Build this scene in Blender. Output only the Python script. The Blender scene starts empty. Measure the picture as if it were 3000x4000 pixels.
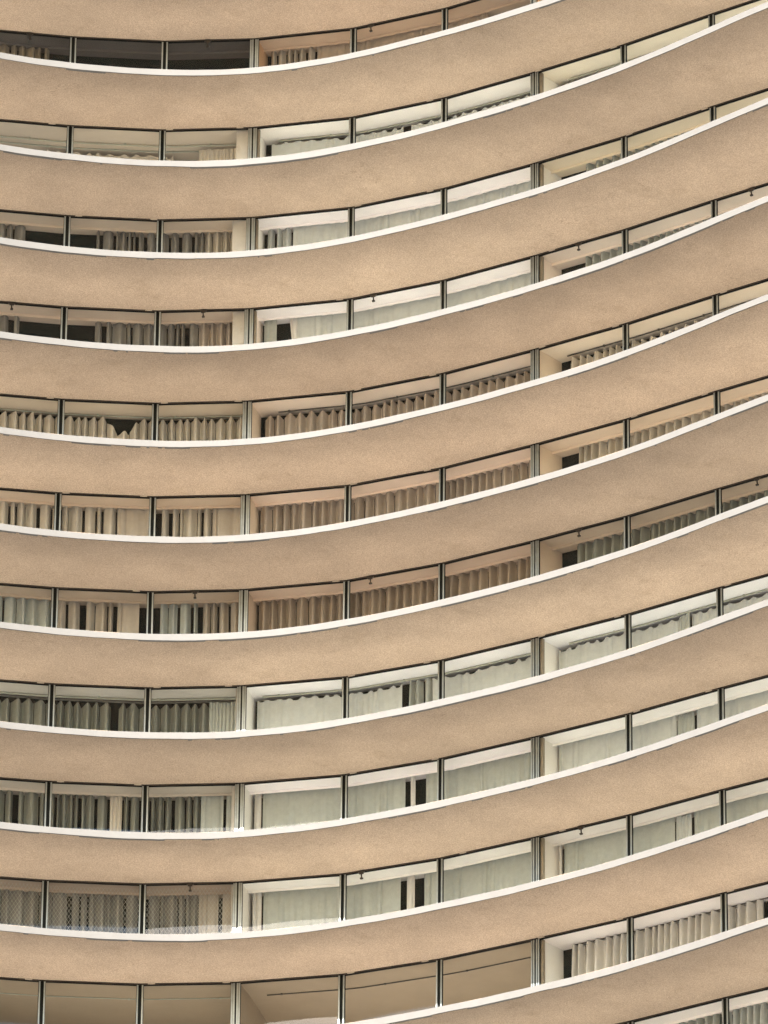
import bpy, math, random
from mathutils import Vector, Matrix

C = bpy.context.scene
COL = C.collection
R = math.radians

# ---------------------------------------------------------------- materials
def rgb(r, g, b):
    def f(c):
        c /= 255.0
        return c / 12.92 if c <= .04045 else ((c + .055) / 1.055) ** 2.4
    return (f(r), f(g), f(b), 1.0)

def mat(name, col, rough=.8, metal=0.0, var=.06, scale=3.0, bump=0.0, bscale=60.0, stain=None, coat=0.0, spec=.5):
    m = bpy.data.materials.new(name)
    m.use_nodes = True
    n, l = m.node_tree.nodes, m.node_tree.links
    p = n['Principled BSDF']
    p.inputs['Roughness'].default_value = rough
    p.inputs['Metallic'].default_value = metal
    p.inputs['Specular IOR Level'].default_value = spec
    tc = n.new('ShaderNodeNewGeometry')
    nz = n.new('ShaderNodeTexNoise'); nz.inputs['Scale'].default_value = scale
    nz.inputs['Detail'].default_value = 6; nz.inputs['Roughness'].default_value = .6
    l.new(tc.outputs['Position'], nz.inputs['Vector'])
    rp = n.new('ShaderNodeValToRGB')
    rp.color_ramp.elements[0].position = .3; rp.color_ramp.elements[1].position = .7
    rp.color_ramp.elements[0].color = tuple(c * (1 - var) for c in col[:3]) + (1,)
    rp.color_ramp.elements[1].color = tuple(min(1, c * (1 + var)) for c in col[:3]) + (1,)
    l.new(nz.outputs['Fac'], rp.inputs['Fac'])
    out = rp.outputs['Color']
    if stain:
        scol, amount, sscale = stain
        n2 = n.new('ShaderNodeTexNoise'); n2.inputs['Scale'].default_value = sscale
        n2.inputs['Detail'].default_value = 8; n2.inputs['Roughness'].default_value = .7
        l.new(tc.outputs['Position'], n2.inputs['Vector'])
        mr = n.new('ShaderNodeMapRange'); mr.inputs['From Min'].default_value = .56; mr.inputs['From Max'].default_value = .76
        mr.inputs['To Max'].default_value = amount
        l.new(n2.outputs['Fac'], mr.inputs['Value'])
        mx = n.new('ShaderNodeMix'); mx.data_type = 'RGBA'
        l.new(mr.outputs['Result'], mx.inputs[0]); l.new(out, mx.inputs[6]); mx.inputs[7].default_value = scol
        out = mx.outputs[2]
    l.new(out, p.inputs['Base Color'])
    if bump:
        n3 = n.new('ShaderNodeTexNoise'); n3.inputs['Scale'].default_value = bscale; n3.inputs['Detail'].default_value = 3
        l.new(tc.outputs['Position'], n3.inputs['Vector'])
        bp = n.new('ShaderNodeBump'); bp.inputs['Strength'].default_value = bump; bp.inputs['Distance'].default_value = .02
        l.new(n3.outputs['Fac'], bp.inputs['Height']); l.new(bp.outputs['Normal'], p.inputs['Normal'])
    return m

def soffit_mat():
    """Beige painted render: blotches, fine stucco grain, and faint rain marks along the outer edge."""
    m = mat('beige_render', (.415, .315, .223, 1), rough=.9, var=.10, scale=.55, bump=.35, bscale=22.0,
            stain=((.29, .215, .14, 1), .6, .8), spec=.2)
    n, l = m.node_tree.nodes, m.node_tree.links
    p = n['Principled BSDF']
    src = p.inputs['Base Color'].links[0].from_socket
    tc = n.new('ShaderNodeNewGeometry')
    g = n.new('ShaderNodeTexNoise'); g.inputs['Scale'].default_value = 28; g.inputs['Detail'].default_value = 4
    g.inputs['Roughness'].default_value = .8
    l.new(tc.outputs['Position'], g.inputs['Vector'])
    mr = n.new('ShaderNodeMapRange'); mr.inputs['From Min'].default_value = .36; mr.inputs['From Max'].default_value = .64
    mr.inputs['To Min'].default_value = .68; mr.inputs['To Max'].default_value = 1.32
    l.new(g.outputs['Fac'], mr.inputs['Value'])
    mx = n.new('ShaderNodeMix'); mx.data_type = 'RGBA'; mx.blend_type = 'MULTIPLY'; mx.inputs[0].default_value = 1
    l.new(src, mx.inputs[6]); l.new(mr.outputs['Result'], mx.inputs[7])
    # sparse hairline cracks: thin contour lines of a noise, kept only in patches
    c1 = n.new('ShaderNodeTexNoise'); c1.inputs['Scale'].default_value = .9; c1.inputs['Detail'].default_value = 5
    c2 = n.new('ShaderNodeTexNoise'); c2.inputs['Scale'].default_value = .35
    l.new(tc.outputs['Position'], c1.inputs['Vector']); l.new(tc.outputs['Position'], c2.inputs['Vector'])
    sb = n.new('ShaderNodeMath'); sb.operation = 'SUBTRACT'; sb.inputs[1].default_value = .5; l.new(c1.outputs['Fac'], sb.inputs[0])
    ab = n.new('ShaderNodeMath'); ab.operation = 'ABSOLUTE'; l.new(sb.outputs[0], ab.inputs[0])
    lt = n.new('ShaderNodeMath'); lt.operation = 'LESS_THAN'; lt.inputs[1].default_value = .0022; l.new(ab.outputs[0], lt.inputs[0])
    gt = n.new('ShaderNodeMath'); gt.operation = 'GREATER_THAN'; gt.inputs[1].default_value = .60; l.new(c2.outputs['Fac'], gt.inputs[0])
    ml = n.new('ShaderNodeMath'); ml.operation = 'MULTIPLY'; l.new(lt.outputs[0], ml.inputs[0]); l.new(gt.outputs[0], ml.inputs[1])
    m4 = n.new('ShaderNodeMath'); m4.operation = 'MULTIPLY'; m4.inputs[1].default_value = .45; l.new(ml.outputs[0], m4.inputs[0])
    mk = n.new('ShaderNodeMix'); mk.data_type = 'RGBA'; l.new(m4.outputs[0], mk.inputs[0]); l.new(mx.outputs[2], mk.inputs[6])
    mk.inputs[7].default_value = (.16, .11, .07, 1)
    # storeys were repainted at different times: a slight tone change from slab to slab
    oi = n.new('ShaderNodeObjectInfo')
    rr = n.new('ShaderNodeMapRange'); rr.inputs['To Min'].default_value = .92; rr.inputs['To Max'].default_value = 1.07
    l.new(oi.outputs['Random'], rr.inputs['Value'])
    mf = n.new('ShaderNodeMix'); mf.data_type = 'RGBA'; mf.blend_type = 'MULTIPLY'; mf.inputs[0].default_value = 1
    l.new(mk.outputs[2], mf.inputs[6]); l.new(rr.outputs['Result'], mf.inputs[7])
    l.new(mf.outputs[2], p.inputs['Base Color'])
    return m

def glass_mat():
    m = bpy.data.materials.new('window_glass'); m.use_nodes = True
    n, l = m.node_tree.nodes, m.node_tree.links
    for x in list(n):
        if x.type != 'OUTPUT_MATERIAL': n.remove(x)
    o = n[0]
    lw = n.new('ShaderNodeLayerWeight'); lw.inputs['Blend'].default_value = .5
    pw = n.new('ShaderNodeMath'); pw.operation = 'POWER'; pw.inputs[1].default_value = 5
    l.new(lw.outputs['Facing'], pw.inputs[0])
    ma = n.new('ShaderNodeMath'); ma.operation = 'MULTIPLY_ADD'; ma.inputs[1].default_value = .97; ma.inputs[2].default_value = .026
    l.new(pw.outputs[0], ma.inputs[0])
    t = n.new('ShaderNodeBsdfTransparent'); t.inputs['Color'].default_value = (.995, .995, .992, 1)
    g = n.new('ShaderNodeBsdfGlossy'); g.inputs['Roughness'].default_value = .02
    mx = n.new('ShaderNodeMixShader')
    l.new(ma.outputs[0], mx.inputs[0]); l.new(t.outputs[0], mx.inputs[1]); l.new(g.outputs[0], mx.inputs[2])
    l.new(mx.outputs[0], o.inputs['Surface'])
    return m

M_SOFFIT = soffit_mat()
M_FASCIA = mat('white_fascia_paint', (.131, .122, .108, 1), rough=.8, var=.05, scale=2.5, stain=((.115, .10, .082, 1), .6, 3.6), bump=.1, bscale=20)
M_FLOOR = mat('pale_screed', (.78, .76, .73, 1), rough=.85, var=.08)
M_RAIL = mat('dark_bronze_frame', (.028, .022, .017, 1), rough=.45, var=.3, scale=9)
M_ALU = mat('weathered_aluminium', (.30, .32, .305, 1), rough=.42, metal=.55, var=.10, scale=7)
M_BLACK = mat('black_gasket', (.006, .007, .006, 1), rough=.7, spec=.15)
M_CLIP = mat('pale_metal_clip', (.45, .37, .27, 1), rough=.5, var=.1)
M_GLASS = glass_mat()
M_DARK = mat('dark_room_panel', (.002, .008, .009, 1), rough=.7, var=.2, scale=2, spec=.02)  # near-black colour stands for the unlit rooms
M_RODG = mat('grey_green_rail', (.36, .38, .30, 1), rough=.5, var=.08)
M_RODD = mat('dark_rail', (.06, .055, .04, 1), rough=.5, var=.2)
M_NET = mat('nylon_net', (.42, .42, .36, 1), rough=.8)
M_ROOM = mat('room_paint', (.50, .42, .32, 1), rough=.9)
M_BROWNPOST = mat('tan_edge_strip', (.25, .21, .15, 1), rough=.8, var=.15, scale=4)
M_PILLAR = mat('off_white_plaster', (.47, .445, .39, 1), rough=.85, var=.05, scale=5, stain=((.30, .22, .12, 1), .5, 3.0))
M_WALLOUT = mat('beige_spandrel', (.74, .70, .64, 1), rough=.9)
M_GROUND = mat('pale_city_ground', (.055, .052, .05, 1), rough=.95, var=.15, scale=.05)

_pc = {}
def paint(key, col):
    if key not in _pc: _pc[key] = mat('room_paint_' + key, col + (1,), rough=.9, var=.035, scale=1.5, spec=.2)
    return _pc[key]
_cc = {}
def cloth(key):
    if key not in _cc:
        col = CLOTH[key]
        m = mat('cloth_' + key, col + (1,), rough=.95, var=.06, scale=6, bump=.15, bscale=90, spec=.1)
        _cc[key] = m
    return _cc[key]
CLOTH = {
    'cream':  (.45, .42, .355), 'sand': (.36, .325, .27), 'tan': (.30, .25, .195), 'brown': (.21, .18, .13),
    'grey':   (.20, .195, .175), 'sage': (.335, .36, .33), 'mint': (.42, .445, .425), 'moss': (.20, .21, .18),
    'white':  (.52, .51, .475), 'rose': (.35, .305, .255),
}

# ---------------------------------------------------------------- mesh helper
class MB:
    def __init__(s): s.v, s.f = [], []
    def quad(s, a, b, c, d):
        i = len(s.v); s.v += [a, b, c, d]; s.f.append((i, i+1, i+2, i+3))
    def box(s, x0, x1, y0, y1, z0, z1):
        i = len(s.v)
        s.v += [(x0,y0,z0),(x1,y0,z0),(x1,y1,z0),(x0,y1,z0),(x0,y0,z1),(x1,y0,z1),(x1,y1,z1),(x0,y1,z1)]
        for q in ((3,2,1,0),(4,5,6,7),(0,1,5,4),(1,2,6,5),(2,3,7,6),(3,0,4,7)): s.f.append(tuple(i+k for k in q))
    def prism(s, poly, z0, z1):
        """vertical prism over a counter-clockwise plan polygon"""
        n = len(poly); i = len(s.v)
        s.v += [(x,y,z0) for x,y in poly] + [(x,y,z1) for x,y in poly]
        s.f.append(tuple(i+k for k in reversed(range(n)))); s.f.append(tuple(i+n+k for k in range(n)))
        for k in range(n): s.f.append((i+k, i+(k+1)%n, i+n+(k+1)%n, i+n+k))
    def strip(s, A, B, z0, z1, closed_ends=True):
        """solid band between two plan polylines of equal length"""
        n = len(A); i = len(s.v)
        zz0 = z0 if isinstance(z0, list) else [z0]*n
        zz1 = z1 if isinstance(z1, list) else [z1]*n
        for k in range(n):
            s.v += [(A[k][0],A[k][1],zz0[k]),(B[k][0],B[k][1],zz0[k]),(B[k][0],B[k][1],zz1[k]),(A[k][0],A[k][1],zz1[k])]
        for k in range(n-1):
            a = i+4*k; b = a+4
            for p,q in ((0,1),(1,2),(2,3),(3,0)): s.f.append((a+p, a+q, b+q, b+p))
        s.f.append((i+3,i+2,i+1,i)); e = i+4*(n-1); s.f.append((e,e+1,e+2,e+3))
    def tube(s, pts, r, sides=8):
        i = len(s.v); n = len(pts)
        for k, p in enumerate(pts):
            p = Vector(p)
            d = (Vector(pts[min(k+1, n-1)]) - Vector(pts[max(k-1, 0)])).normalized()
            a = d.cross(Vector((0,0,1)))
            if a.length < .1: a = d.cross(Vector((1,0,0)))
            a.normalize(); b = d.cross(a)
            for j in range(sides):
                t = 2*math.pi*j/sides
                s.v.append(tuple(p + r*(math.cos(t)*a + math.sin(t)*b)))
        for k in range(n-1):
            for j in range(sides):
                a = i+k*sides+j; b = i+k*sides+(j+1)%sides
                s.f.append((a, b, b+sides, a+sides))
        s.f.append(tuple(i+j for j in reversed(range(sides)))); s.f.append(tuple(i+(n-1)*sides+j for j in range(sides)))
    def mesh(s, name, m, smooth=False):
        me = bpy.data.meshes.new(name); me.from_pydata(s.v, [], s.f)
        import bmesh as bmod
        bm = bmod.new(); bm.from_mesh(me); bmod.ops.recalc_face_normals(bm, faces=bm.faces); bm.to_mesh(me); bm.free()
        for mm in (m if isinstance(m, list) else [m]): me.materials.append(mm)
        if smooth:
            for p in me.polygons: p.use_smooth = True
        return me

def link(name, me, parent=None, loc=None, rz=0):
    o = bpy.data.objects.new(name, me); COL.objects.link(o)
    if loc is not None: o.location = loc
    o.rotation_euler.z = rz
    if parent is not None: o.parent = parent
    return o

def tag(o, label=None, cat=None, group=None, kind=None):
    if label: o['label'] = label
    if cat: o['category'] = cat
    if group: o['group'] = group
    if kind: o['kind'] = kind
    return o

# ---------------------------------------------------------------- plan of the facade
H = 3.0                      # storey height
TH = .21                     # slab thickness
Z1 = 94.992                  # soffit of the slab over the top window row
def ZS(k): return Z1 - (k-1)*H       # underside of slab k
# facade grid line (mullion) positions; index 1..8 are in the picture
MX = [-9.389, -6.667, -3.992, -1.042, 1.654, 4.262, 6.784, 9.230]
MY = [170.543, 170.758, 170.551, 169.850, 168.605, 166.993, 165.309, 163.457]
G = {i+1: (MX[i], MY[i]) for i in range(8)}
ang = math.atan2(MY[1]-MY[0], MX[1]-MX[0])
x, y = G[1]
for k in range(0, -5, -1):
    ang += R(5); x -= 2.78*math.cos(ang); y -= 2.78*math.sin(ang); G[k] = (x, y)
ang = math.atan2(MY[7]-MY[6], MX[7]-MX[6])
x, y = G[8]
for k in range(9, 14):
    ang += R(1.5); x += 3.05*math.cos(ang); y += 3.05*math.sin(ang); G[k] = (x, y)
GMIN, GMAX = -4, 13
# outer edge of the slabs
FX = [-11.5,-10.5,-9.5,-8.5,-7.5,-6.5,-5.5,-4.5,-3.5,-2.5,-1.5,-.5,.5,1.5,2.5,3.5,4.5,5.5,6.5,7.5,8.5,9.5,10.5]
FY = [166.40,166.742,167.003,167.198,167.342,167.42,167.421,167.333,167.148,166.866,166.495,166.046,165.533,164.968,164.361,163.713,163.022,162.278,161.467,160.583,159.633,158.652,157.72]
for _ in range(3):                                     # continue to the left with the same bend
    FX.insert(0, FX[0]-3.5); FY.insert(0, FY[0] - (FY[1]-FY[0])/(FX[2]-FX[1])*1.25 - .95)
for k in range(3):
    FX.append(FX[-1]+3.5); FY.append(FY[-1]-3.05 + .25*k)
def fy(x):
    if x <= FX[0]: return FY[0] + (x-FX[0])*(FY[1]-FY[0])/(FX[1]-FX[0])
    if x >= FX[-1]: return FY[-1] + (x-FX[-1])*(FY[-1]-FY[-2])/(FX[-1]-FX[-2])
    i = max(j for j in range(len(FX)) if FX[j] <= x)
    i = min(i, len(FX)-2)
    h = FX[i+1]-FX[i]; t = (x-FX[i])/h
    def sl(j):
        if j == 0: return (FY[1]-FY[0])/(FX[1]-FX[0])
        if j == len(FX)-1: return (FY[-1]-FY[-2])/(FX[-1]-FX[-2])
        return (FY[j+1]-FY[j-1])/(FX[j+1]-FX[j-1])
    a, b = sl(i)*h, sl(i+1)*h
    return (2*t**3-3*t*t+1)*FY[i] + (t**3-2*t*t+t)*a + (-2*t**3+3*t*t)*FY[i+1] + (t**3-t*t)*b

def vnorm(j):
    """mitred inward normal at grid line j"""
    def nn(a, b):
        dx, dy = G[b][0]-G[a][0], G[b][1]-G[a][1]; L = math.hypot(dx, dy); return (-dy/L, dx/L)
    if j <= GMIN: return nn(j, j+1)
    if j >= GMAX: return nn(j-1, j)
    a, b = nn(j-1, j), nn(j, j+1)
    sx, sy = a[0]+b[0], a[1]+b[1]; L = math.hypot(sx, sy); sx, sy = sx/L, sy/L
    k = 1/(sx*a[0]+sy*a[1]); return (sx*k, sy*k)
VN = {j: vnorm(j) for j in range(GMIN, GMAX+1)}
def P(g, d=0.0):
    """plan point at grid position g (fractional), d metres inside the glass line"""
    j = min(max(int(math.floor(g)), GMIN), GMAX-1); t = g-j
    ax, ay = G[j][0]+VN[j][0]*d, G[j][1]+VN[j][1]*d
    bx, by = G[j+1][0]+VN[j+1][0]*d, G[j+1][1]+VN[j+1][1]*d
    return (ax+(bx-ax)*t, ay+(by-ay)*t)

# ---------------------------------------------------------------- the building
BASE_Z = -1.6
bld = bpy.data.objects.new('apartment_building', None); COL.objects.link(bld)
BO = Vector((0, 172, BASE_Z)); bld.location = BO
tag(bld, 'tall concave beige apartment building with white edged balcony slabs and bands of glazing', 'building')
def part(name, me, kind=None, parent=None, loc=(0,0,0), rz=0, label=None):
    """loc in world coordinates; the building stands at BO"""
    p = parent or bld
    off = BO if parent is None else Vector((0,0,0))
    o = link(name, me, p, Vector(loc)-off, rz)
    if kind: o['kind'] = kind
    if label: o['label'] = label
    return o

# slabs: plan outline outer curve -> line 6 m inside the glass
DEEP = 6.0
N = 150
xs = [ -24.5 + 47.0*i/N for i in range(N+1)]
outer = [(x, fy(x)+.02) for x in xs]
inner = []
gl = [P(GMIN + (GMAX-GMIN)*i/N, DEEP) for i in range(N+1)]
inner = gl
def slab_mesh():
    b = MB(); b.strip(outer, inner, 0, TH); me = b.mesh('floor_slab', [M_SOFFIT, M_FLOOR])
    for p in me.polygons:
        if p.normal.z > .9: p.material_index = 1
    return me
SLAB = slab_mesh()
def fascia_mesh(seed):
    rnd = random.Random(seed); b = MB()
    M = 420
    X = [-24.5 + 47.0*i/M for i in range(M+1)]
    w0, w1, wy = [], [], []
    ph = [rnd.uniform(0, 6.28) for _ in range(8)]
    jump = sorted(rnd.uniform(-12, 12) for _ in range(5)); lev = [rnd.uniform(-.010, .010) for _ in range(6)]
    for x in X:
        j = sum(1 for q in jump if q < x)
        w = .005*math.sin(x*.9+ph[0]) + .004*math.sin(x*2.3+ph[1]) + .003*math.sin(x*5.1+ph[2])
        w0.append(.002 + w*.7 + lev[j]*.6 + rnd.uniform(-.002,.002))
        w1.append(TH-.018 + .004*math.sin(x*1.7+ph[3]) + .003*math.sin(x*4.3+ph[4]) + rnd.uniform(-.0015,.0015))
        wy.append(.008*math.sin(x*.8+ph[5]) + .005*math.sin(x*2.1+ph[6]))
    A = [(x, fy(x)+.0-.03+wy[i]) for i, x in enumerate(X)]
    B = [(x, fy(x)+.09) for x in X]
    b.strip(A, B, w0, w1)
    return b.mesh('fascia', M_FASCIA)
M_ABSORB = mat('light_absorber_dark', (.03, .028, .026, 1), rough=.9, var=.2)  # added unseen strip on the slab tops, darkens the soffit edge above it
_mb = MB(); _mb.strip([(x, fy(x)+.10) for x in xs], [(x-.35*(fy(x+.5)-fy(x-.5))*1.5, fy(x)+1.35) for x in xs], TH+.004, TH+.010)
ABSORB = _mb.mesh('edge_light_absorber', M_ABSORB)
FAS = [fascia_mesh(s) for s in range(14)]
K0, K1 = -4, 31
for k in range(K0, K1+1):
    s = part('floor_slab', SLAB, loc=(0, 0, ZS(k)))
    link('fascia', FAS[k % 14], s); link('edge_light_absorber', ABSORB, s)

# ground
g = MB(); g.box(-3000, 3000, -3000, 3000, -1.9, BASE_Z)
gr = link('ground', g.mesh('ground', M_GROUND)); tag(gr, 'pale ground far below the building', 'ground', kind='structure')

# windows --------------------------------------------------------------
SILL = .42                         # above slab top
WH = H - TH - SILL                 # up to the soffit
def frame_local(j):
    (ax, ay), (bx, by) = G[j], G[j+1]
    return ax, ay, math.atan2(by-ay, bx-ax), math.hypot(bx-ax, by-ay)
APT = {0: 'A', 1: 'A', 2: 'A', 3: 'B', 4: 'B', 5: 'B', 6: 'C', 7: 'C', 8: 'C'}
WF, WP = {}, {}
def window_meshes(j):
    if j in WF: return WF[j], WP[j]
    L = frame_local(j)[3]
    e0 = .088 if j % 3 == 0 else .050; e1 = .088 if (j+1) % 3 == 0 else .050
    b = MB(); mats = []
    # stiles: outer lip, glazing bar
    def bx(m, *a): b.box(*a); mats.extend([m]*6)
    sw = .042
    bx(0, e0, e0+sw, -.035, .045, .05, WH-.045); bx(0, L-e1-sw, L-e1, -.035, .045, .05, WH-.045)
    bx(1, e0-.006, e0, -.02, .04, .05, WH-.045); bx(1, L-e1, L-e1+.006, -.02, .04, .05, WH-.045)
    bx(1, e0+sw, e0+sw+.010, -.012, .03, .05, WH-.045); bx(1, L-e1-sw-.010, L-e1-sw, -.012, .03, .05, WH-.045)
    bx(0, e0, L-e1, -.035, .045, 0.0, .05)                       # bottom rail
    # top rail: dark - bronze - dark
    bx(1, e0-.03, L-e1+.03, -.045, .045, WH-.018, WH-.001)
    bx(2, e0-.03, L-e1+.03, -.038, .045, WH-.032, WH-.018)
    bx(1, e0-.01, L-e1+.01, -.030, .045, WH-.050, WH-.032)
    me = b.mesh('window', [M_ALU, M_BLACK, M_BRONZE])
    # recalc keeps face order
    for p, q in zip(me.polygons, mats): p.material_index = q
    pb = MB(); pb.box(e0+sw+.010, L-e1-sw-.010, .002, .008, .05, WH-.05)
    WF[j] = me; WP[j] = pb.mesh('pane', M_GLASS)
    return WF[j], WP[j]
M_BRONZE = mat('worn_bronze', (.075, .055, .038, 1), rough=.5, var=.35, scale=5)
lat = MB(); lat.box(-.10,.10,-.09,-.045,-.085,-.045); lat.box(-.065,.065,-.09,-.05,-.125,-.085)
lat.tube([(0,-.06,-.09),(0,-.065,-.17),(.008,-.065,-.24)], .021, 8); lat.box(-.035,.045,-.095,-.035,-.275,-.235)
LATCH = lat.mesh('latch', M_RAIL)
cl = MB(); cl.tube([(-.10,-.052,-.02),(-.05,-.06,-.008),(.05,-.06,-.008),(.10,-.052,-.02)], .017, 8); cl.box(-.06,.06,-.07,-.05,-.035,-.008)
CLIP = cl.mesh('rail_clip', M_CLIP)

# which bays of which rows show in the picture (98 windows)
SHOW = {r: list(range(0, 9)) for r in range(1, 13)}
SHOW[1] = [0,1,2,3,4,5]; SHOW[12] = [6,7,8]
LATCHES = {1: [(0,.53),(2,.48),(4,.2)], 4: [(0,.44),(2,.50),(4,.26),(6,.5),(8,.42)], 7: [(0,.38),(2,.48),(4,.26),(6,.49),(8,.43)], 10: [(2,.50),(4,.2),(6,.5)]}
CLIPS = {2: [(0,.80),(2,.08),(2,.86),(4,.85),(6,.05),(6,.9)], 3: [(1,.12),(1,.93),(4,.08),(4,.86),(7,.07),(7,.92)],
         5: [(0,.88),(2,.10),(2,.90),(4,.1),(4,.9),(6,.09),(6,.9),(8,.1)], 6: [(1,.08),(1,.9),(4,.07),(4,.85),(7,.1),(7,.88)],
         8: [(0,.88),(2,.1),(2,.86),(4,.07),(4,.86),(6,.08),(6,.9),(8,.1)], 9: [(1,.12),(1,.92),(4,.1),(4,.95),(7,.1),(7,.88)], 4: [(1,.9),(6,.2),(3,.9)],
         11: [(0,.86),(2,.12),(2,.90),(4,.1),(4,.86),(6,.07),(6,.9),(8,.08)], 7: [(1,.85),(3,.9)], 10: [(5,.25),(6,.3)]}
for r, js in SHOW.items():
    for j in js:
        ax, ay, rz, L = frame_local(j)
        me, pm = window_meshes(j)
        zb = ZS(r+1)+TH+SILL
        w = part('window', me, loc=(ax, ay, zb), rz=rz)
        pn = link('pane', pm, w); pn.rotation_euler.z = random.Random(r*17+j).uniform(-.003, .003)
        for jj, f in LATCHES.get(r, []):
            if jj == j: link('latch', LATCH, w, (L*f, 0, WH))
        for jj, f in CLIPS.get(r, []):
            if jj == j: link('rail_clip', CLIP, w, (L*f, 0, WH))

# mullions on the grid lines
def mull_mesh(wide):
    b = MB(); mats = []
    def bx(m, *a): b.box(*a); mats.extend([m]*6)
    hh = H-TH
    if wide:
        bx(0, -.079, -.024, -.030, .07, 0, hh-.03); bx(1, -.024, .024, -.012, .07, 0, hh-.03); bx(0, .024, .079, -.030, .07, 0, hh-.03)
        bx(1, -.083, -.079, -.05, .05, 0, hh-.03); bx(1, .079, .083, -.05, .05, 0, hh-.03)
    else:
        bx(1, -.044, .044, -.010, .07, 0, hh-.03)
    bx(1, -.10 if wide else -.06, .10 if wide else .06, -.046, .07, hh-.03, hh-.002)
    me = b.mesh('mullion', [M_ALU, M_BLACK])
    for p, q in zip(me.polygons, mats): p.material_index = q
    return me
MUL = {True: mull_mesh(True), False: mull_mesh(False)}
def mull_rz(j):
    a = math.atan2(G[j][1]-G[j-1][1], G[j][0]-G[j-1][0]) if j > GMIN else frame_local(j)[2]
    b = math.atan2(G[j+1][1]-G[j][1], G[j+1][0]-G[j][0]) if j < GMAX else a
    return (a+b)/2
for r, js in SHOW.items():
    for j in js:
        if j == 0: continue
        part('mullion', MUL[j % 3 == 0], loc=(G[j][0], G[j][1], ZS(r+1)+TH), rz=mull_rz(j))

# the rest of the glazing, outside the picture: one part
ex = MB(); exm = []
def local_box(b, j, x0, x1, y0, y1, z0, z1):
    ax, ay, rz, L = frame_local(j); c, s = math.cos(rz), math.sin(rz)
    n = len(b.v); b.box(x0, x1, y0, y1, z0, z1)
    for i in range(n, len(b.v)):
        x, y, z = b.v[i]; b.v[i] = (ax+c*x-s*y, ay+s*x+c*y, z)
for r in range(K0, K1):
    for j in range(GMIN, GMAX):
        if r in SHOW and j in SHOW[r]: continue
        L = frame_local(j)[3]; zb = ZS(r+1)+TH; zt = ZS(r)-.002
        local_box(ex, j, .05, L-.05, -.03, .05, zt-.05, zt); exm += [0]*6
        local_box(ex, j, -.05, .05, -.03, .05, zb, zt); exm += [1]*6
        local_box(ex, j, .05, L-.05, .002, .008, zb+SILL, zt-.05); exm += [2]*6
        local_box(ex, j, .05, L-.05, .95, .97, zb+.01, zt); exm += [3]*6
        local_box(ex, j, .05, L-.05, .75, .77, zb+.01, zt-.05); exm += [4]*6
exme = ex.mesh('window', [M_BLACK, M_ALU, M_GLASS, M_DARK, cloth('sage')])
for p, q in zip(exme.polygons, exm): p.material_index = q
part('window', exme, kind='stuff', label='glazing of the other storeys, outside the picture')

# spandrel below the glazing, one per storey in view plus one joined for the rest
for r in range(K0, K1):
    b = MB()
    A = [P(j, -.03) for j in range(GMIN, GMAX+1)]; B = [P(j, .09) for j in range(GMIN, GMAX+1)]
    b.strip(A, B, 0, SILL-.002)
    if r == K0: SP = b.mesh('spandrel', M_WALLOUT)
    part('spandrel', SP, loc=(0,0,ZS(r+1)+TH))

# rooms ----------------------------------------------------------------
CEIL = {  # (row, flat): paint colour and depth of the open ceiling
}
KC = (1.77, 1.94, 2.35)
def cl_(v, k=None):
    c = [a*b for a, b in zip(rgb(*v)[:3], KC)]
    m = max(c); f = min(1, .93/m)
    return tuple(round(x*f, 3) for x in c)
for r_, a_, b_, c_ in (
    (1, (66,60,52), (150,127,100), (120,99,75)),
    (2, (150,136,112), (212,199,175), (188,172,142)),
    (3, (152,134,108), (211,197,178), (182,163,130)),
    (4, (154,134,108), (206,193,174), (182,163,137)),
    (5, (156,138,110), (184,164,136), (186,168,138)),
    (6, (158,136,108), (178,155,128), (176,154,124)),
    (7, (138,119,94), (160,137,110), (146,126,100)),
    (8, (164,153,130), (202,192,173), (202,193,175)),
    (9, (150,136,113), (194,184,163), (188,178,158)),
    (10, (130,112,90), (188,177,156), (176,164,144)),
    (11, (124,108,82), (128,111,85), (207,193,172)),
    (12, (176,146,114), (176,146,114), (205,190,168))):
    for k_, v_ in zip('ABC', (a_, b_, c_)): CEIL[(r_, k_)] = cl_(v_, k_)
OPEN = {(2,'A'), (11,'A'), (11,'B')}
FLAT = {'A': (0, 3), 'B': (3, 6), 'C': (6, 9)}
CD = .02                      # ceiling lining thickness
def poly_between(g0, g1, d0, d1):
    gs = [g0] + [j for j in range(int(math.ceil(g0+1e-6)), int(math.floor(g1-1e-6))+1)] + [g1]
    return [P(q, d0) for q in gs], [P(q, d1) for q in gs]
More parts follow.
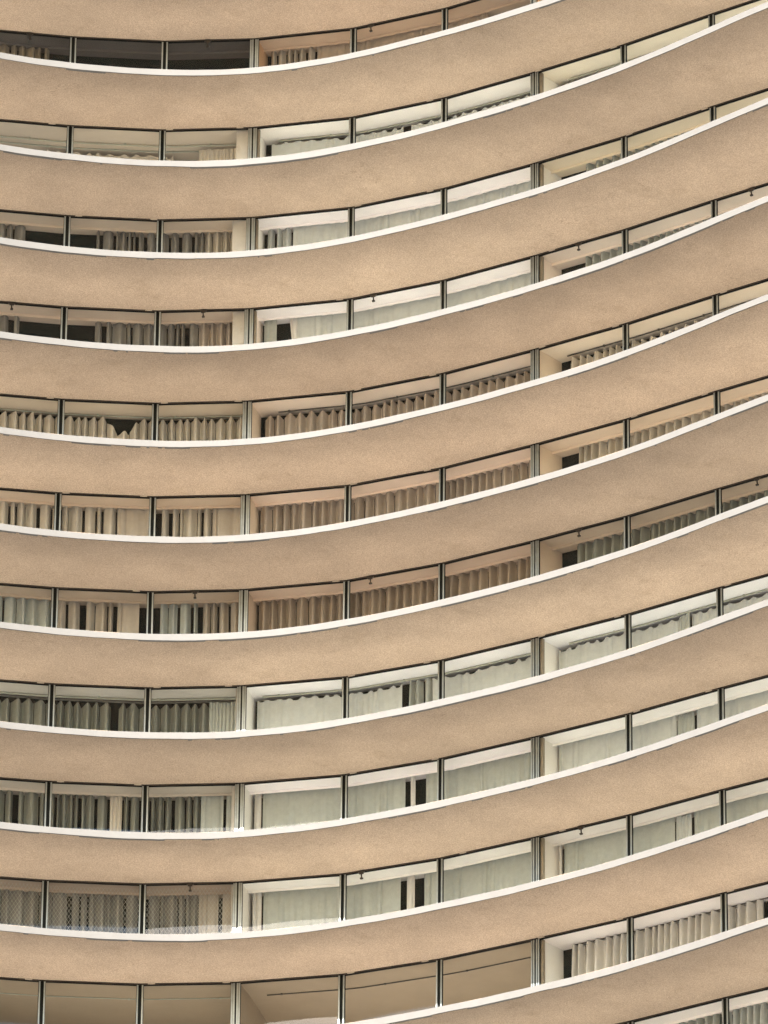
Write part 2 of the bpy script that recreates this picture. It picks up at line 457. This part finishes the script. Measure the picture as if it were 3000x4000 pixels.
# partition direction: walls run a little towards the right as they go in
def wall_pt(j, d, off):
    """point d inside, off metres along the facade from grid line j"""
    p = P(j, d); t = mull_rz(j)
    sk = .06*d
    return (p[0]+math.cos(t)*(off+sk), p[1]+math.sin(t)*(off+sk))
_cm = {}
for r in range(1, 13):
    for k, (a, b) in FLAT.items():
        if r == 12 and k != 'C': continue
        deep = 5.6 if (r, k) in OPEN else 1.12
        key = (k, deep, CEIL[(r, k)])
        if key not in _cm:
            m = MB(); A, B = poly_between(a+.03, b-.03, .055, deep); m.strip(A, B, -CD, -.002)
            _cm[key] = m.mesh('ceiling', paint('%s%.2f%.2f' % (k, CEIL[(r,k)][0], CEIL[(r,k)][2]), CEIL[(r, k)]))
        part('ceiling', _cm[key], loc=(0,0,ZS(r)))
        if r % 3 != 2:                                 # small pelmet the curtains hang behind
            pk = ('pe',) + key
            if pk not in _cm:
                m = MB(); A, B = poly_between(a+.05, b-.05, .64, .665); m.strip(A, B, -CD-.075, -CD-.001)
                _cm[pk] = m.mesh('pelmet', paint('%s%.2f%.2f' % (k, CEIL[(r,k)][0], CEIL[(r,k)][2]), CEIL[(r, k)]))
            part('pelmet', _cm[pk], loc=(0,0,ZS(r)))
        # opaque door panels behind the curtain line, the room's darkness put into their colour
        if (r, k) not in OPEN:
            ik = ('in', k)
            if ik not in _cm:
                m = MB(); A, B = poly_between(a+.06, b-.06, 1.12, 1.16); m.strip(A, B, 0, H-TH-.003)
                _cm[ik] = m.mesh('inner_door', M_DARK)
            part('inner_door', _cm[ik], loc=(0,0,ZS(r+1)+TH))
        else:
            ik = ('bk', k)
            if ik not in _cm:
                m = MB(); A, B = poly_between(a+.06, b-.06, 5.6, 5.7); m.strip(A, B, 0, H-TH-.003)
                _cm[ik] = m.mesh('back_wall', M_ROOM)
            part('back_wall', _cm[ik], loc=(0,0,ZS(r+1)+TH))
# partitions between the flats
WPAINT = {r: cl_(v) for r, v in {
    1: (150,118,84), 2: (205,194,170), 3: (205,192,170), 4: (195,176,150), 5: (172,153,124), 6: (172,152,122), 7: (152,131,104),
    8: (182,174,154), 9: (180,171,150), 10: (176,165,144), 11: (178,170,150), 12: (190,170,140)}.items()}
def partition(j):
    q = [wall_pt(j, .085, -.05), wall_pt(j, .085, .10), wall_pt(j, 1.0, .15), wall_pt(j, 5.65, .15), wall_pt(j, 5.65, -.05)]
    m = MB(); m.prism(q, 0, H-TH-.003)
    return m
def edge_strip(j):
    q = [wall_pt(j, .072, .104), wall_pt(j, .072, .19), wall_pt(j, .17, .19), wall_pt(j, .17, .104)]
    m = MB(); m.prism(q, 0, H-TH-.03); return m
def pillar(j, w):
    q = [wall_pt(j, .10, -.09-w), wall_pt(j, .10, -.09), wall_pt(j, .52, -.09), wall_pt(j, .52, -.09-w)]
    m = MB(); m.prism(q, 0, H-TH-.025); return m
_pm = {}
for r in range(1, 13):
    for j in (3, 6):
        if r == 12 and j == 3: continue
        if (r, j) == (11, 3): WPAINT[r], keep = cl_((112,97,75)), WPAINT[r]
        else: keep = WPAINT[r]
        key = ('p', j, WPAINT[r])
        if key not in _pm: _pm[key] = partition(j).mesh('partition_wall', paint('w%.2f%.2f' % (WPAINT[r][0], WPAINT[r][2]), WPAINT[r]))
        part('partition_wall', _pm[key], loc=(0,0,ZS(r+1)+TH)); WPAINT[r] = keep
        if r in (2,3,4,8,9,10,11) and not (j == 3 and r > 4):
            key = ('e', j)
            if key not in _pm: _pm[key] = edge_strip(j).mesh('edge_strip', M_BROWNPOST)
            part('edge_strip', _pm[key], loc=(0,0,ZS(r+1)+TH))
for r, w in ((2,.42),(3,.48),(4,.42),(8,.10),(9,.16),(10,.12),(11,.05)):
    part('pillar', pillar(3, w).mesh('pillar', M_PILLAR), loc=(0,0,ZS(r+1)+TH))
# end walls of the storeys and rear wall of the block
m = MB()
for j, s in ((GMIN, -1), (GMAX, 1)):
    a, b = P(j, -.02), P(j, DEEP)
    dx = -.15 if s < 0 else .15
    m.prism([(a[0]-abs(dx)/2, a[1]), (a[0]+abs(dx)/2, a[1]), (b[0]+abs(dx)/2, b[1]), (b[0]-abs(dx)/2, b[1])], BASE_Z, ZS(K0))
part('end_wall', m.mesh('end_wall', M_WALLOUT))
m = MB(); A = [P(j, DEEP+.003) for j in range(GMIN, GMAX+1)]; B = [P(j, DEEP+.3) for j in range(GMIN, GMAX+1)]
m.strip(A, B, BASE_Z, ZS(K0)+TH+.8); part('rear_wall', m.mesh('rear_wall', M_WALLOUT))

# curtain rails --------------------------------------------------------
def rail(r, g0, g1, d, drop, rad, m, brackets=()):
    b = MB(); n = max(2, int((g1-g0)*6)); z = ZS(r)-CD-drop
    b.tube([P(g0+(g1-g0)*i/n, d)+(z,) for i in range(n+1)], rad)
    for q in brackets:
        x, y = P(q, d); b.box(x-.03, x+.03, y-.03, y+.03, z-.02, ZS(r)-CD+.004)
    part('curtain_rail', b.mesh('curtain_rail', m))
SH = {'A': 0.0, 'B': -.08, 'C': -.20}       # seen through the window, things further in read shifted along the bays
rail(2, .05, 2.8, .92, .05, .022, M_RODG, (.6, 1.6, 2.5))
rail(2, .05, 2.8, 1.30, .03, .022, M_RODG, (.8, 1.5, 2.1))
rail(2, 3.20, 5.92, .86, .05, .028, M_RODG, (3.7, 5.0))
rail(2, 6.22, 8.9, .80, .05, .026, M_RODG)
rail(5, .05, 2.95, .86, .04, .02, M_RODG, (.3, 1.4, 2.2))
rail(5, 3.25, 5.92, .80, .03, .02, M_RODD, (3.35, 4.4, 5.4)); rail(5, 6.2, 8.9, .78, .03, .02, M_RODD, (6.6, 7.2, 7.7))
rail(8, .05, 2.92, .74, .05, .024, M_RODG, (.1, 1.5, 2.1)); rail(8, .05, 2.92, .86, .05, .02, M_RODD)
rail(8, 3.15, 5.94, .78, .04, .028, M_RODG, (3.3, 4.5, 5.5)); rail(8, 6.22, 8.9, .74, .04, .026, M_RODG, (6.7, 7.4, 8.1))
rail(11, .05, 2.92, 1.12, .02, .016, M_RODG, (1.88, 2.78)); rail(11, 3.22, 5.93, 1.06, .02, .018, M_RODD, (3.35, 4.3, 5.1))
rail(11, 6.24, 8.9, .88, .02, .018, M_RODD, (6.9, 7.5))

# safety net behind the glass of one flat (row 10)
nb = MB()
for j in (0, 1, 2):
    ax, ay, rz, L = frame_local(j); c, s = math.cos(rz), math.sin(rz)
    zb, zt = SILL+.06, H-TH-.12
    st = .105
    for sg in (1, -1):
        hgt = zt-zb; x = -hgt
        x0 = -math.ceil(hgt/st)*st
        while x0 < L:
            # line from (x0, zb) to (x0+hgt*.72, zt)
            pts = []
            k = .62
            xa, za, xb, zb2 = x0, zb, x0+hgt*k, zt
            if sg < 0: xa, xb = L-xa, L-xb
            # clip to bay
            def clip(xa, za, xb, zb_):
                t0, t1 = 0, 1
                for lo, hi in ((.1, L-.1),):
                    d = xb-xa
                    ta, tb = (lo-xa)/d, (hi-xa)/d
                    if ta > tb: ta, tb = tb, ta
                    t0, t1 = max(t0, ta), min(t1, tb)
                return (t0, t1)
            t0, t1 = clip(xa, za, xb, zb2)
            if t1 > t0+.01:
                q = []
                for t in (t0, t1):
                    X, Z = xa+(xb-xa)*t, za+(zb2-za)*t; Y = .075 + (.004 if sg > 0 else 0)
                    q.append((ax+c*X-s*Y, ay+s*X+c*Y, Z))
                nb.tube(q, .0032, 4)
            x0 += st
part('safety_net', nb.mesh('safety_net', M_NET), loc=(0,0,ZS(11)+TH), label='pale diamond mesh safety net behind the glass')

# curtains ---------------------------------------------------------------
def curtain(label, r, g0, g1, key, style, d=.80, drop=None, seed=0, dip=None, group='curtains in the flats', slant=0):
    """style: 'pleat' deep even folds, 'gap' separate folds with dark slots, 'flat' nearly plain, 'scallop' flat with sagging top,
    'peak' deep folds with pointed tops, 'bunch' gathered tight folds"""
    rnd = random.Random(seed*31+r*7+int(g0*100))
    if style in ('pleat', 'gap', 'peak') and d < .86: d = .86
    per, amp, sagA = {'pleat': (.27,.30,0), 'gap': (.27,.26,0), 'flat': (.36,.07,0), 'scallop': (.36,.040,.10),
                      'peak': (.28,.30,.08), 'bunch': (.12,.045,.02)}[style]
    if drop is None: drop = .12 if style in ('scallop','peak') else .004
    a, b = P(g0, d), P(g1, d); length = math.hypot(b[0]-a[0], b[1]-a[1])
    # fold boundaries
    fb = [0.0]
    while fb[-1] < length: fb.append(fb[-1] + per*(rnd.uniform(.45, 1.7) if style in ('gap', 'flat') else rnd.uniform(.7, 1.35)))
    sc = length/fb[-1]; fb = [q*sc for q in fb]
    gapw = [rnd.choice((-1, -1, 2, 3, 5)) for _ in range(9)]
    cols = []
    for i in range(len(fb)-1):
        w = fb[i+1]-fb[i]; am = amp*(rnd.uniform(.15, 1.3) if style in ('flat', 'scallop') else rnd.uniform(.75, 1.2)); n = 14
        sg = sagA*rnd.uniform(.5, 1.2)
        skew = rnd.uniform(.02, .16); lean = rnd.uniform(-.02,.02); hof = rnd.uniform(-.045,0) if sagA else 0
        for q in range(n):
            t = q/n; ho = hof
            if style in ('pleat', 'gap', 'peak'):
                # deep rounded fold with a steep valley on its right side
                u = fb[i] + w*(t - .035*math.sin(2*math.pi*t) + skew*math.sin(math.pi*t)**2)
                y = -am*.5*(math.cos(2*math.pi*(t-.5)) + .18*math.cos(4*math.pi*(t-.5)))
            else:
                u = fb[i] + w*(t + .05*math.sin(4*math.pi*t))
                y = -am*math.cos(2*math.pi*(t-.5))*.5
            top = -sg*(1-abs(math.cos(math.pi*(t-.5)))) if style == 'peak' else -sg*math.sin(math.pi*t)
            cols.append((u, y, top+ho, lean))
    cols.append((length, 0, 0, 0))
    ph = rnd.uniform(0, 6)
    zt0 = ZS(r)-CD-drop; zb = ZS(r+1)+TH+.03
    rows = [0, .12, .3, .6, 1.0]
    mb = MB(); nr = len(rows)
    for (u, y, top, lean) in cols:
        f = u/length; g = g0+(g1-g0)*f
        y += .012*math.sin(u*2.1+ph)
        if dip:
            for dc, dw, dd in (dip if isinstance(dip, list) else [dip]):
                q = abs(g-dc)/dw
                if q < 1: top -= dd*(1-q*q)
        zt = zt0+top
        for s in rows:
            z = zt+(zb-zt)*s
            yy = y*(.75+.25*min(1, s*4)) + .006*math.sin(u*9+s*5+ph)
            gg = g + (lean + slant)*s/2.9
            x, yq = P(gg, d+yy)
            mb.v.append((x, yq, z))
    for i in range(len(cols)-1):
        if style == 'gap' and 0 <= (i+1) % 14 <= gapw[(i//14) % len(gapw)]: continue
        if style in ('pleat', 'peak') and i % 14 == 0 and gapw[(i//14*5+2) % 9] > 0 and i: continue
        for k in range(nr-1):
            a = i*nr+k; b = a+nr
            mb.f.append((a, a+1, b+1, b))
    ox, oy = P((g0+g1)/2, d); oz = zb
    mb.v = [(x-ox, y-oy, z-oz) for x, y, z in mb.v]
    me = mb.mesh('curtain', cloth(key), smooth=True)
    o = link('curtain', me, None, (ox, oy, oz))
    tag(o, label, 'curtain', group)
    return o

def cur(flat, label, r, s0, s1, key, style, **kw):
    a, b = FLAT[flat]
    g0 = a+s0+SH[flat]; g1 = a+s1+SH[flat]
    lo = a+.04 if flat == 'A' else a+.09
    g0 = max(lo, g0); g1 = min(b-.045 if b != 6 else b-.05, g1)
    return curtain(label, r, g0, g1, key, style, **kw)

GA, GB, GC = 'curtains of the left-hand flats', 'curtains of the middle flats', 'curtains of the right-hand flats'
# row 1 (top row of windows in the picture)
cur('A','dim brown curtain half drawn beside the black window opening, top row left',1,.0,.78,'brown','gap',group=GA)
cur('B','brown curtain hung in loose folds under an orange-brown ceiling, top row centre',1,.18,.62,'sand','gap',group=GB)
cur('B','plain tan curtain running on from the loose brown folds, top row centre',1,.64,2.42,'tan','flat',group=GB)
# row 2
cur('A','low cream lace-like curtain far behind the second rail, second row left',2,.8,2.1,'cream','scallop',d=1.36,drop=.08,group=GA)
cur('A','cream curtain gathered in a bunch beside the white pillar, second row from the top',2,2.38,2.80,'cream','bunch',d=.98,drop=.10,group=GA)
cur('B','mint curtain with sagging scalloped top showing dark gaps, second row centre',2,.22,1.52,'mint','scallop',seed=3,group=GB)
cur('B','mint scalloped curtain right of the dark slit, second row centre',2,1.60,3.0,'mint','scallop',seed=5,group=GB)
cur('C','low green-grey curtain barely showing over the white slab edge, second row right',2,.30,3.0,'sage','scallop',group=GC)
# row 3
cur('A','grey striped curtain piece left of the black opening, third row far left',3,.0,.60,'grey','gap',group=GA)
cur('A','grey striped curtain right of the black opening, third row left',3,1.32,2.46,'grey','gap',seed=2,group=GA)
cur('A','light sand curtain gathered beside the pale pillar, third row from the top',3,2.46,2.80,'cream','pleat',seed=1,d=.74,group=GA)
cur('B','two narrow mint folds with dark slits by the flat divider, third row centre',3,.16,.42,'mint','gap',group=GB)
cur('B','long plain pale mint curtain under a bright band of ceiling, third row centre',3,.44,3.0,'mint','flat',seed=4,group=GB)
cur('C','sage curtain with soft folds right of a black gap, third row right',3,.58,3.0,'sage','pleat',group=GC)
# row 4
cur('A','grey curtain piece at the left edge of the photo, fourth row',4,.0,.57,'grey','gap',group=GA)
cur('A','grey striped curtain right of the black opening, fourth row left',4,1.32,2.42,'grey','gap',seed=6,group=GA)
cur('A','pinkish cream folded curtain beside the stained pillar, fourth row',4,2.42,2.78,'rose','pleat',d=.74,seed=4,group=GA)
cur('B','single pale fold between two dark slits by the divider, fourth row centre',4,.18,.30,'sage','flat',group=GB)
cur('B','narrow slanting strip of pale cloth across a dark slit, fourth row centre',4,.42,.49,'white','flat',slant=.25,group=GB)
cur('B','long plain pale mint curtain right of the slanting strip, fourth row centre',4,.49,3.0,'mint','flat',seed=8,group=GB)
cur('C','sage grey folded curtain right of a black gap, fourth row right',4,.58,2.72,'sage','pleat',seed=3,group=GC)
# row 5
cur('A','cream curtain with pointed pleat tops and one drooping torn-looking sag, fifth row left',5,.0,2.93,'cream','peak',d=.86,dip=[(1.66,.17,.42)],group=GA)
cur('B','brown deep pleated curtain with notched top below dark rail, fifth row centre',5,.20,3.0,'rose','peak',group=GB)
cur('C','cream deep pleated curtain rising along the slab edge, fifth row right',5,.40,3.0,'cream','peak',group=GC)
# row 6
cur('A','cream and dark striped pleated curtain, sixth row far left',6,.0,1.62,'cream','gap',group=GA)
cur('A','plainer cream stretch between two pleated curtains, sixth row left',6,1.63,2.02,'sand','flat',group=GA)
cur('A','cream deep pleated curtain left of the plain folded end, sixth row left',6,2.03,2.60,'cream','gap',seed=4,group=GA)
cur('A','softly folded cream curtain end beside the flat divider, sixth row',6,2.61,2.95,'sand','flat',seed=4,group=GA)
cur('B','warm tan evenly pleated curtain across three bays, sixth row centre',6,.17,3.0,'rose','pleat',group=GB)
cur('C','cream pleated curtain right of a black gap, sixth row right',6,.50,3.0,'cream','pleat',group=GC)
# row 7
cur('A','sage striped curtain at the left edge of the photo, seventh row',7,.0,.98,'sage','gap',group=GA)
cur('A','tan and dark striped curtain with a plain right end, seventh row left',7,1.02,1.62,'sand','gap',group=GA)
cur('A','plain buff curtain piece between dark slits, seventh row left',7,1.66,1.88,'sand','flat',group=GA)
cur('A','buff curtain in wide separate folds over black, seventh row left of divider',7,2.05,2.48,'sage','gap',seed=5,group=GA)
cur('A','buff curtain end with slanting folds at the divider, seventh row',7,2.52,2.93,'sand','gap',seed=9,group=GA)
cur('B','dark tan pleated curtain with two close folds at its left end, seventh row centre',7,.15,3.0,'tan','pleat',seed=6,group=GB)
cur('C','grey-brown pleated curtain right of a black gap, seventh row right',7,.47,3.0,'moss','pleat',seed=7,group=GC)
# row 8
cur('A','grey-green ruffled curtain under a double rail, eighth row far left',8,.0,1.62,'moss','peak',d=.88,drop=.16,group=GA)
cur('A','grey-green ruffled curtain right of the brown slit, eighth row left',8,1.70,2.62,'moss','peak',d=.88,drop=.16,seed=3,group=GA)
cur('A','pale tightly gathered curtain end next to the divider, eighth row',8,2.62,2.92,'sage','bunch',d=.82,drop=.09,group=GA)
cur('B','pale mint curtain with scalloped top under grey rail, eighth row centre',8,.18,1.56,'mint','scallop',drop=.09,group=GB)
cur('B','two gathered mint folds with dark slits, eighth row centre',8,1.60,1.86,'sage','gap',drop=.09,group=GB)
cur('B','plain mint curtain with scalloped top up to the second divider, eighth row',8,1.86,3.0,'mint','scallop',seed=5,drop=.09,group=GB)
cur('C','pale mint scalloped curtain below thin rail, eighth row right',8,.28,1.60,'mint','scallop',drop=.07,group=GC)
cur('C','small gathered fold in the mint curtain, eighth row right',8,1.60,1.72,'sage','bunch',drop=.07,d=.74,group=GC)
cur('C','pale scalloped curtain meeting the right edge of the photo, eighth row',8,1.72,3.0,'mint','scallop',seed=2,drop=.07,group=GC)
# row 9
cur('A','dark grey-green striped curtain, ninth row left',9,.0,1.62,'moss','gap',group=GA)
cur('A','light tan strip of curtain among dark folds, ninth row left',9,1.64,1.76,'cream','bunch',d=.74,group=GA)
cur('A','dark striped pleated curtain between tan strip and pale panel, ninth row',9,1.78,2.55,'moss','gap',seed=5,group=GA)
cur('A','pale flat curtain panel with a dark slit near the divider, ninth row',9,2.56,2.79,'sage','flat',d=.74,group=GA)
cur('A','narrow pale curtain strip beside the divider pillar, ninth row',9,2.82,2.90,'sage','flat',d=.74,group=GA)
cur('B','narrow pale curtain edge left of a thin dark slit, ninth row centre',9,.12,.235,'white','flat',group=GB)
cur('B','long flat pale green curtain, ninth row centre',9,.25,1.60,'sage','flat',seed=2,group=GB)
cur('B','thin pale fold between two dark slits, ninth row centre',9,1.65,1.70,'white','flat',group=GB)
cur('B','flat pale green curtain right of the dark slits, ninth row centre',9,1.80,3.0,'sage','flat',seed=7,group=GB)
cur('C','hazy pale green curtain behind reflective glass, ninth row right',9,.27,1.55,'mint','flat',group=GC)
cur('C','few upright folds in the hazy pale curtain, ninth row right',9,1.55,1.74,'sage','bunch',group=GC)
cur('C','pale curtain at the right edge of the photo, ninth row',9,1.76,3.0,'mint','flat',seed=5,group=GC)
# row 10
cur('A','brown-grey striped curtain behind diamond net, tenth row left',10,.0,1.95,'grey','gap',seed=4,group=GA)
cur('A','striped curtain behind diamond net right of the second mullion, tenth row',10,2.03,2.55,'grey','gap',seed=8,group=GA)
cur('A','flat buff panel of curtain behind the diamond net, tenth row',10,2.56,2.76,'sand','flat',d=.74,group=GA)
cur('A','narrow buff curtain strip behind the net at the divider, tenth row',10,2.80,2.92,'sand','flat',d=.74,group=GA)
cur('B','narrow pale curtain edge left of a thin slit, tenth row centre',10,.12,.255,'white','flat',group=GB)
cur('B','long flat olive-grey curtain, tenth row centre',10,.27,1.56,'sage','flat',seed=3,group=GB)
cur('B','thin folded strip between two dark slits, tenth row centre',10,1.62,1.70,'white','flat',group=GB)
cur('B','flat olive-grey curtain reaching the second divider, tenth row centre',10,1.79,3.0,'sage','flat',seed=9,group=GB)
cur('C','narrow framed strip of pale curtain by the divider, tenth row right',10,.24,.32,'white','flat',group=GC)
cur('C','hazy grey-green curtain behind reflective glass, tenth row right',10,.34,1.52,'sage','flat',seed=2,group=GC)
cur('C','boxy upright folds in the grey-green curtain, tenth row right',10,1.53,1.70,'mint','bunch',group=GC)
cur('C','grey-green curtain meeting the right edge of the photo, tenth row',10,1.72,3.0,'sage','flat',seed=4,group=GC)
# row 11
cur('C','off-white deep pleated curtain right of a dark gap, bottom full row right',11,.40,2.42,'white','pleat',d=.88,drop=.04,group=GC)
# row 12
cur('C','grey-green pleated curtain in the lowest windows, bottom right corner',12,.2,1.96,'sage','pleat',group=GC)
cur('C','pale green curtain in the very last window, bottom right corner',12,1.98,3.0,'mint','pleat',seed=5,group=GC)

# ---------------------------------------------------------------- light
SUN_EL, SUN_AZ = 22.3, 202.0     # azimuth measured from +Y clockwise: behind the camera, a little to the left
sd = bpy.data.lights.new('sun', 'SUN'); sd.energy = 5.0; sd.angle = R(.6); sd.color = (1, .97, .94)
so = bpy.data.objects.new('sun', sd); COL.objects.link(so)
az = R(SUN_AZ); el = R(SUN_EL)
dirv = Vector((math.sin(az)*math.cos(el), math.cos(az)*math.cos(el), math.sin(el)))
so.rotation_euler = (-dirv).to_track_quat('-Z', 'Y').to_euler(); so.location = (0, 100, 200)
w = bpy.data.worlds.new('World'); C.world = w; w.use_nodes = True
n, l = w.node_tree.nodes, w.node_tree.links
sk = n.new('ShaderNodeTexSky'); sk.sky_type = 'NISHITA'; sk.sun_disc = False
sk.sun_elevation = el; sk.sun_rotation = az; sk.air_density = 1.0; sk.dust_density = .7; sk.ozone_density = 1.0
bg = n['Background']; bg.inputs['Strength'].default_value = .14
l.new(sk.outputs['Color'], bg.inputs['Color'])

# ---------------------------------------------------------------- camera
cd = bpy.data.cameras.new('camera'); cam = bpy.data.objects.new('camera', cd); COL.objects.link(cam)
cd.sensor_fit = 'HORIZONTAL'; cd.sensor_width = 36; cd.lens = 25534.2/3000*36; cd.clip_start = .5; cd.clip_end = 8000
pitch, roll = .436130, .00978706
cam.matrix_world = Matrix.Rotation(math.pi/2+pitch, 4, 'X') @ Matrix.Rotation(roll, 4, 'Z')
C.camera = cam
C.view_settings.view_transform = 'Standard'; C.view_settings.look = 'None'
C.view_settings.exposure = 1.75; C.view_settings.gamma = 1
C.cycles.max_bounces = 10; C.cycles.diffuse_bounces = 6; C.cycles.transparent_max_bounces = 12
C.cycles.use_denoising = True
C.render.resolution_x = 768; C.render.resolution_y = 1024
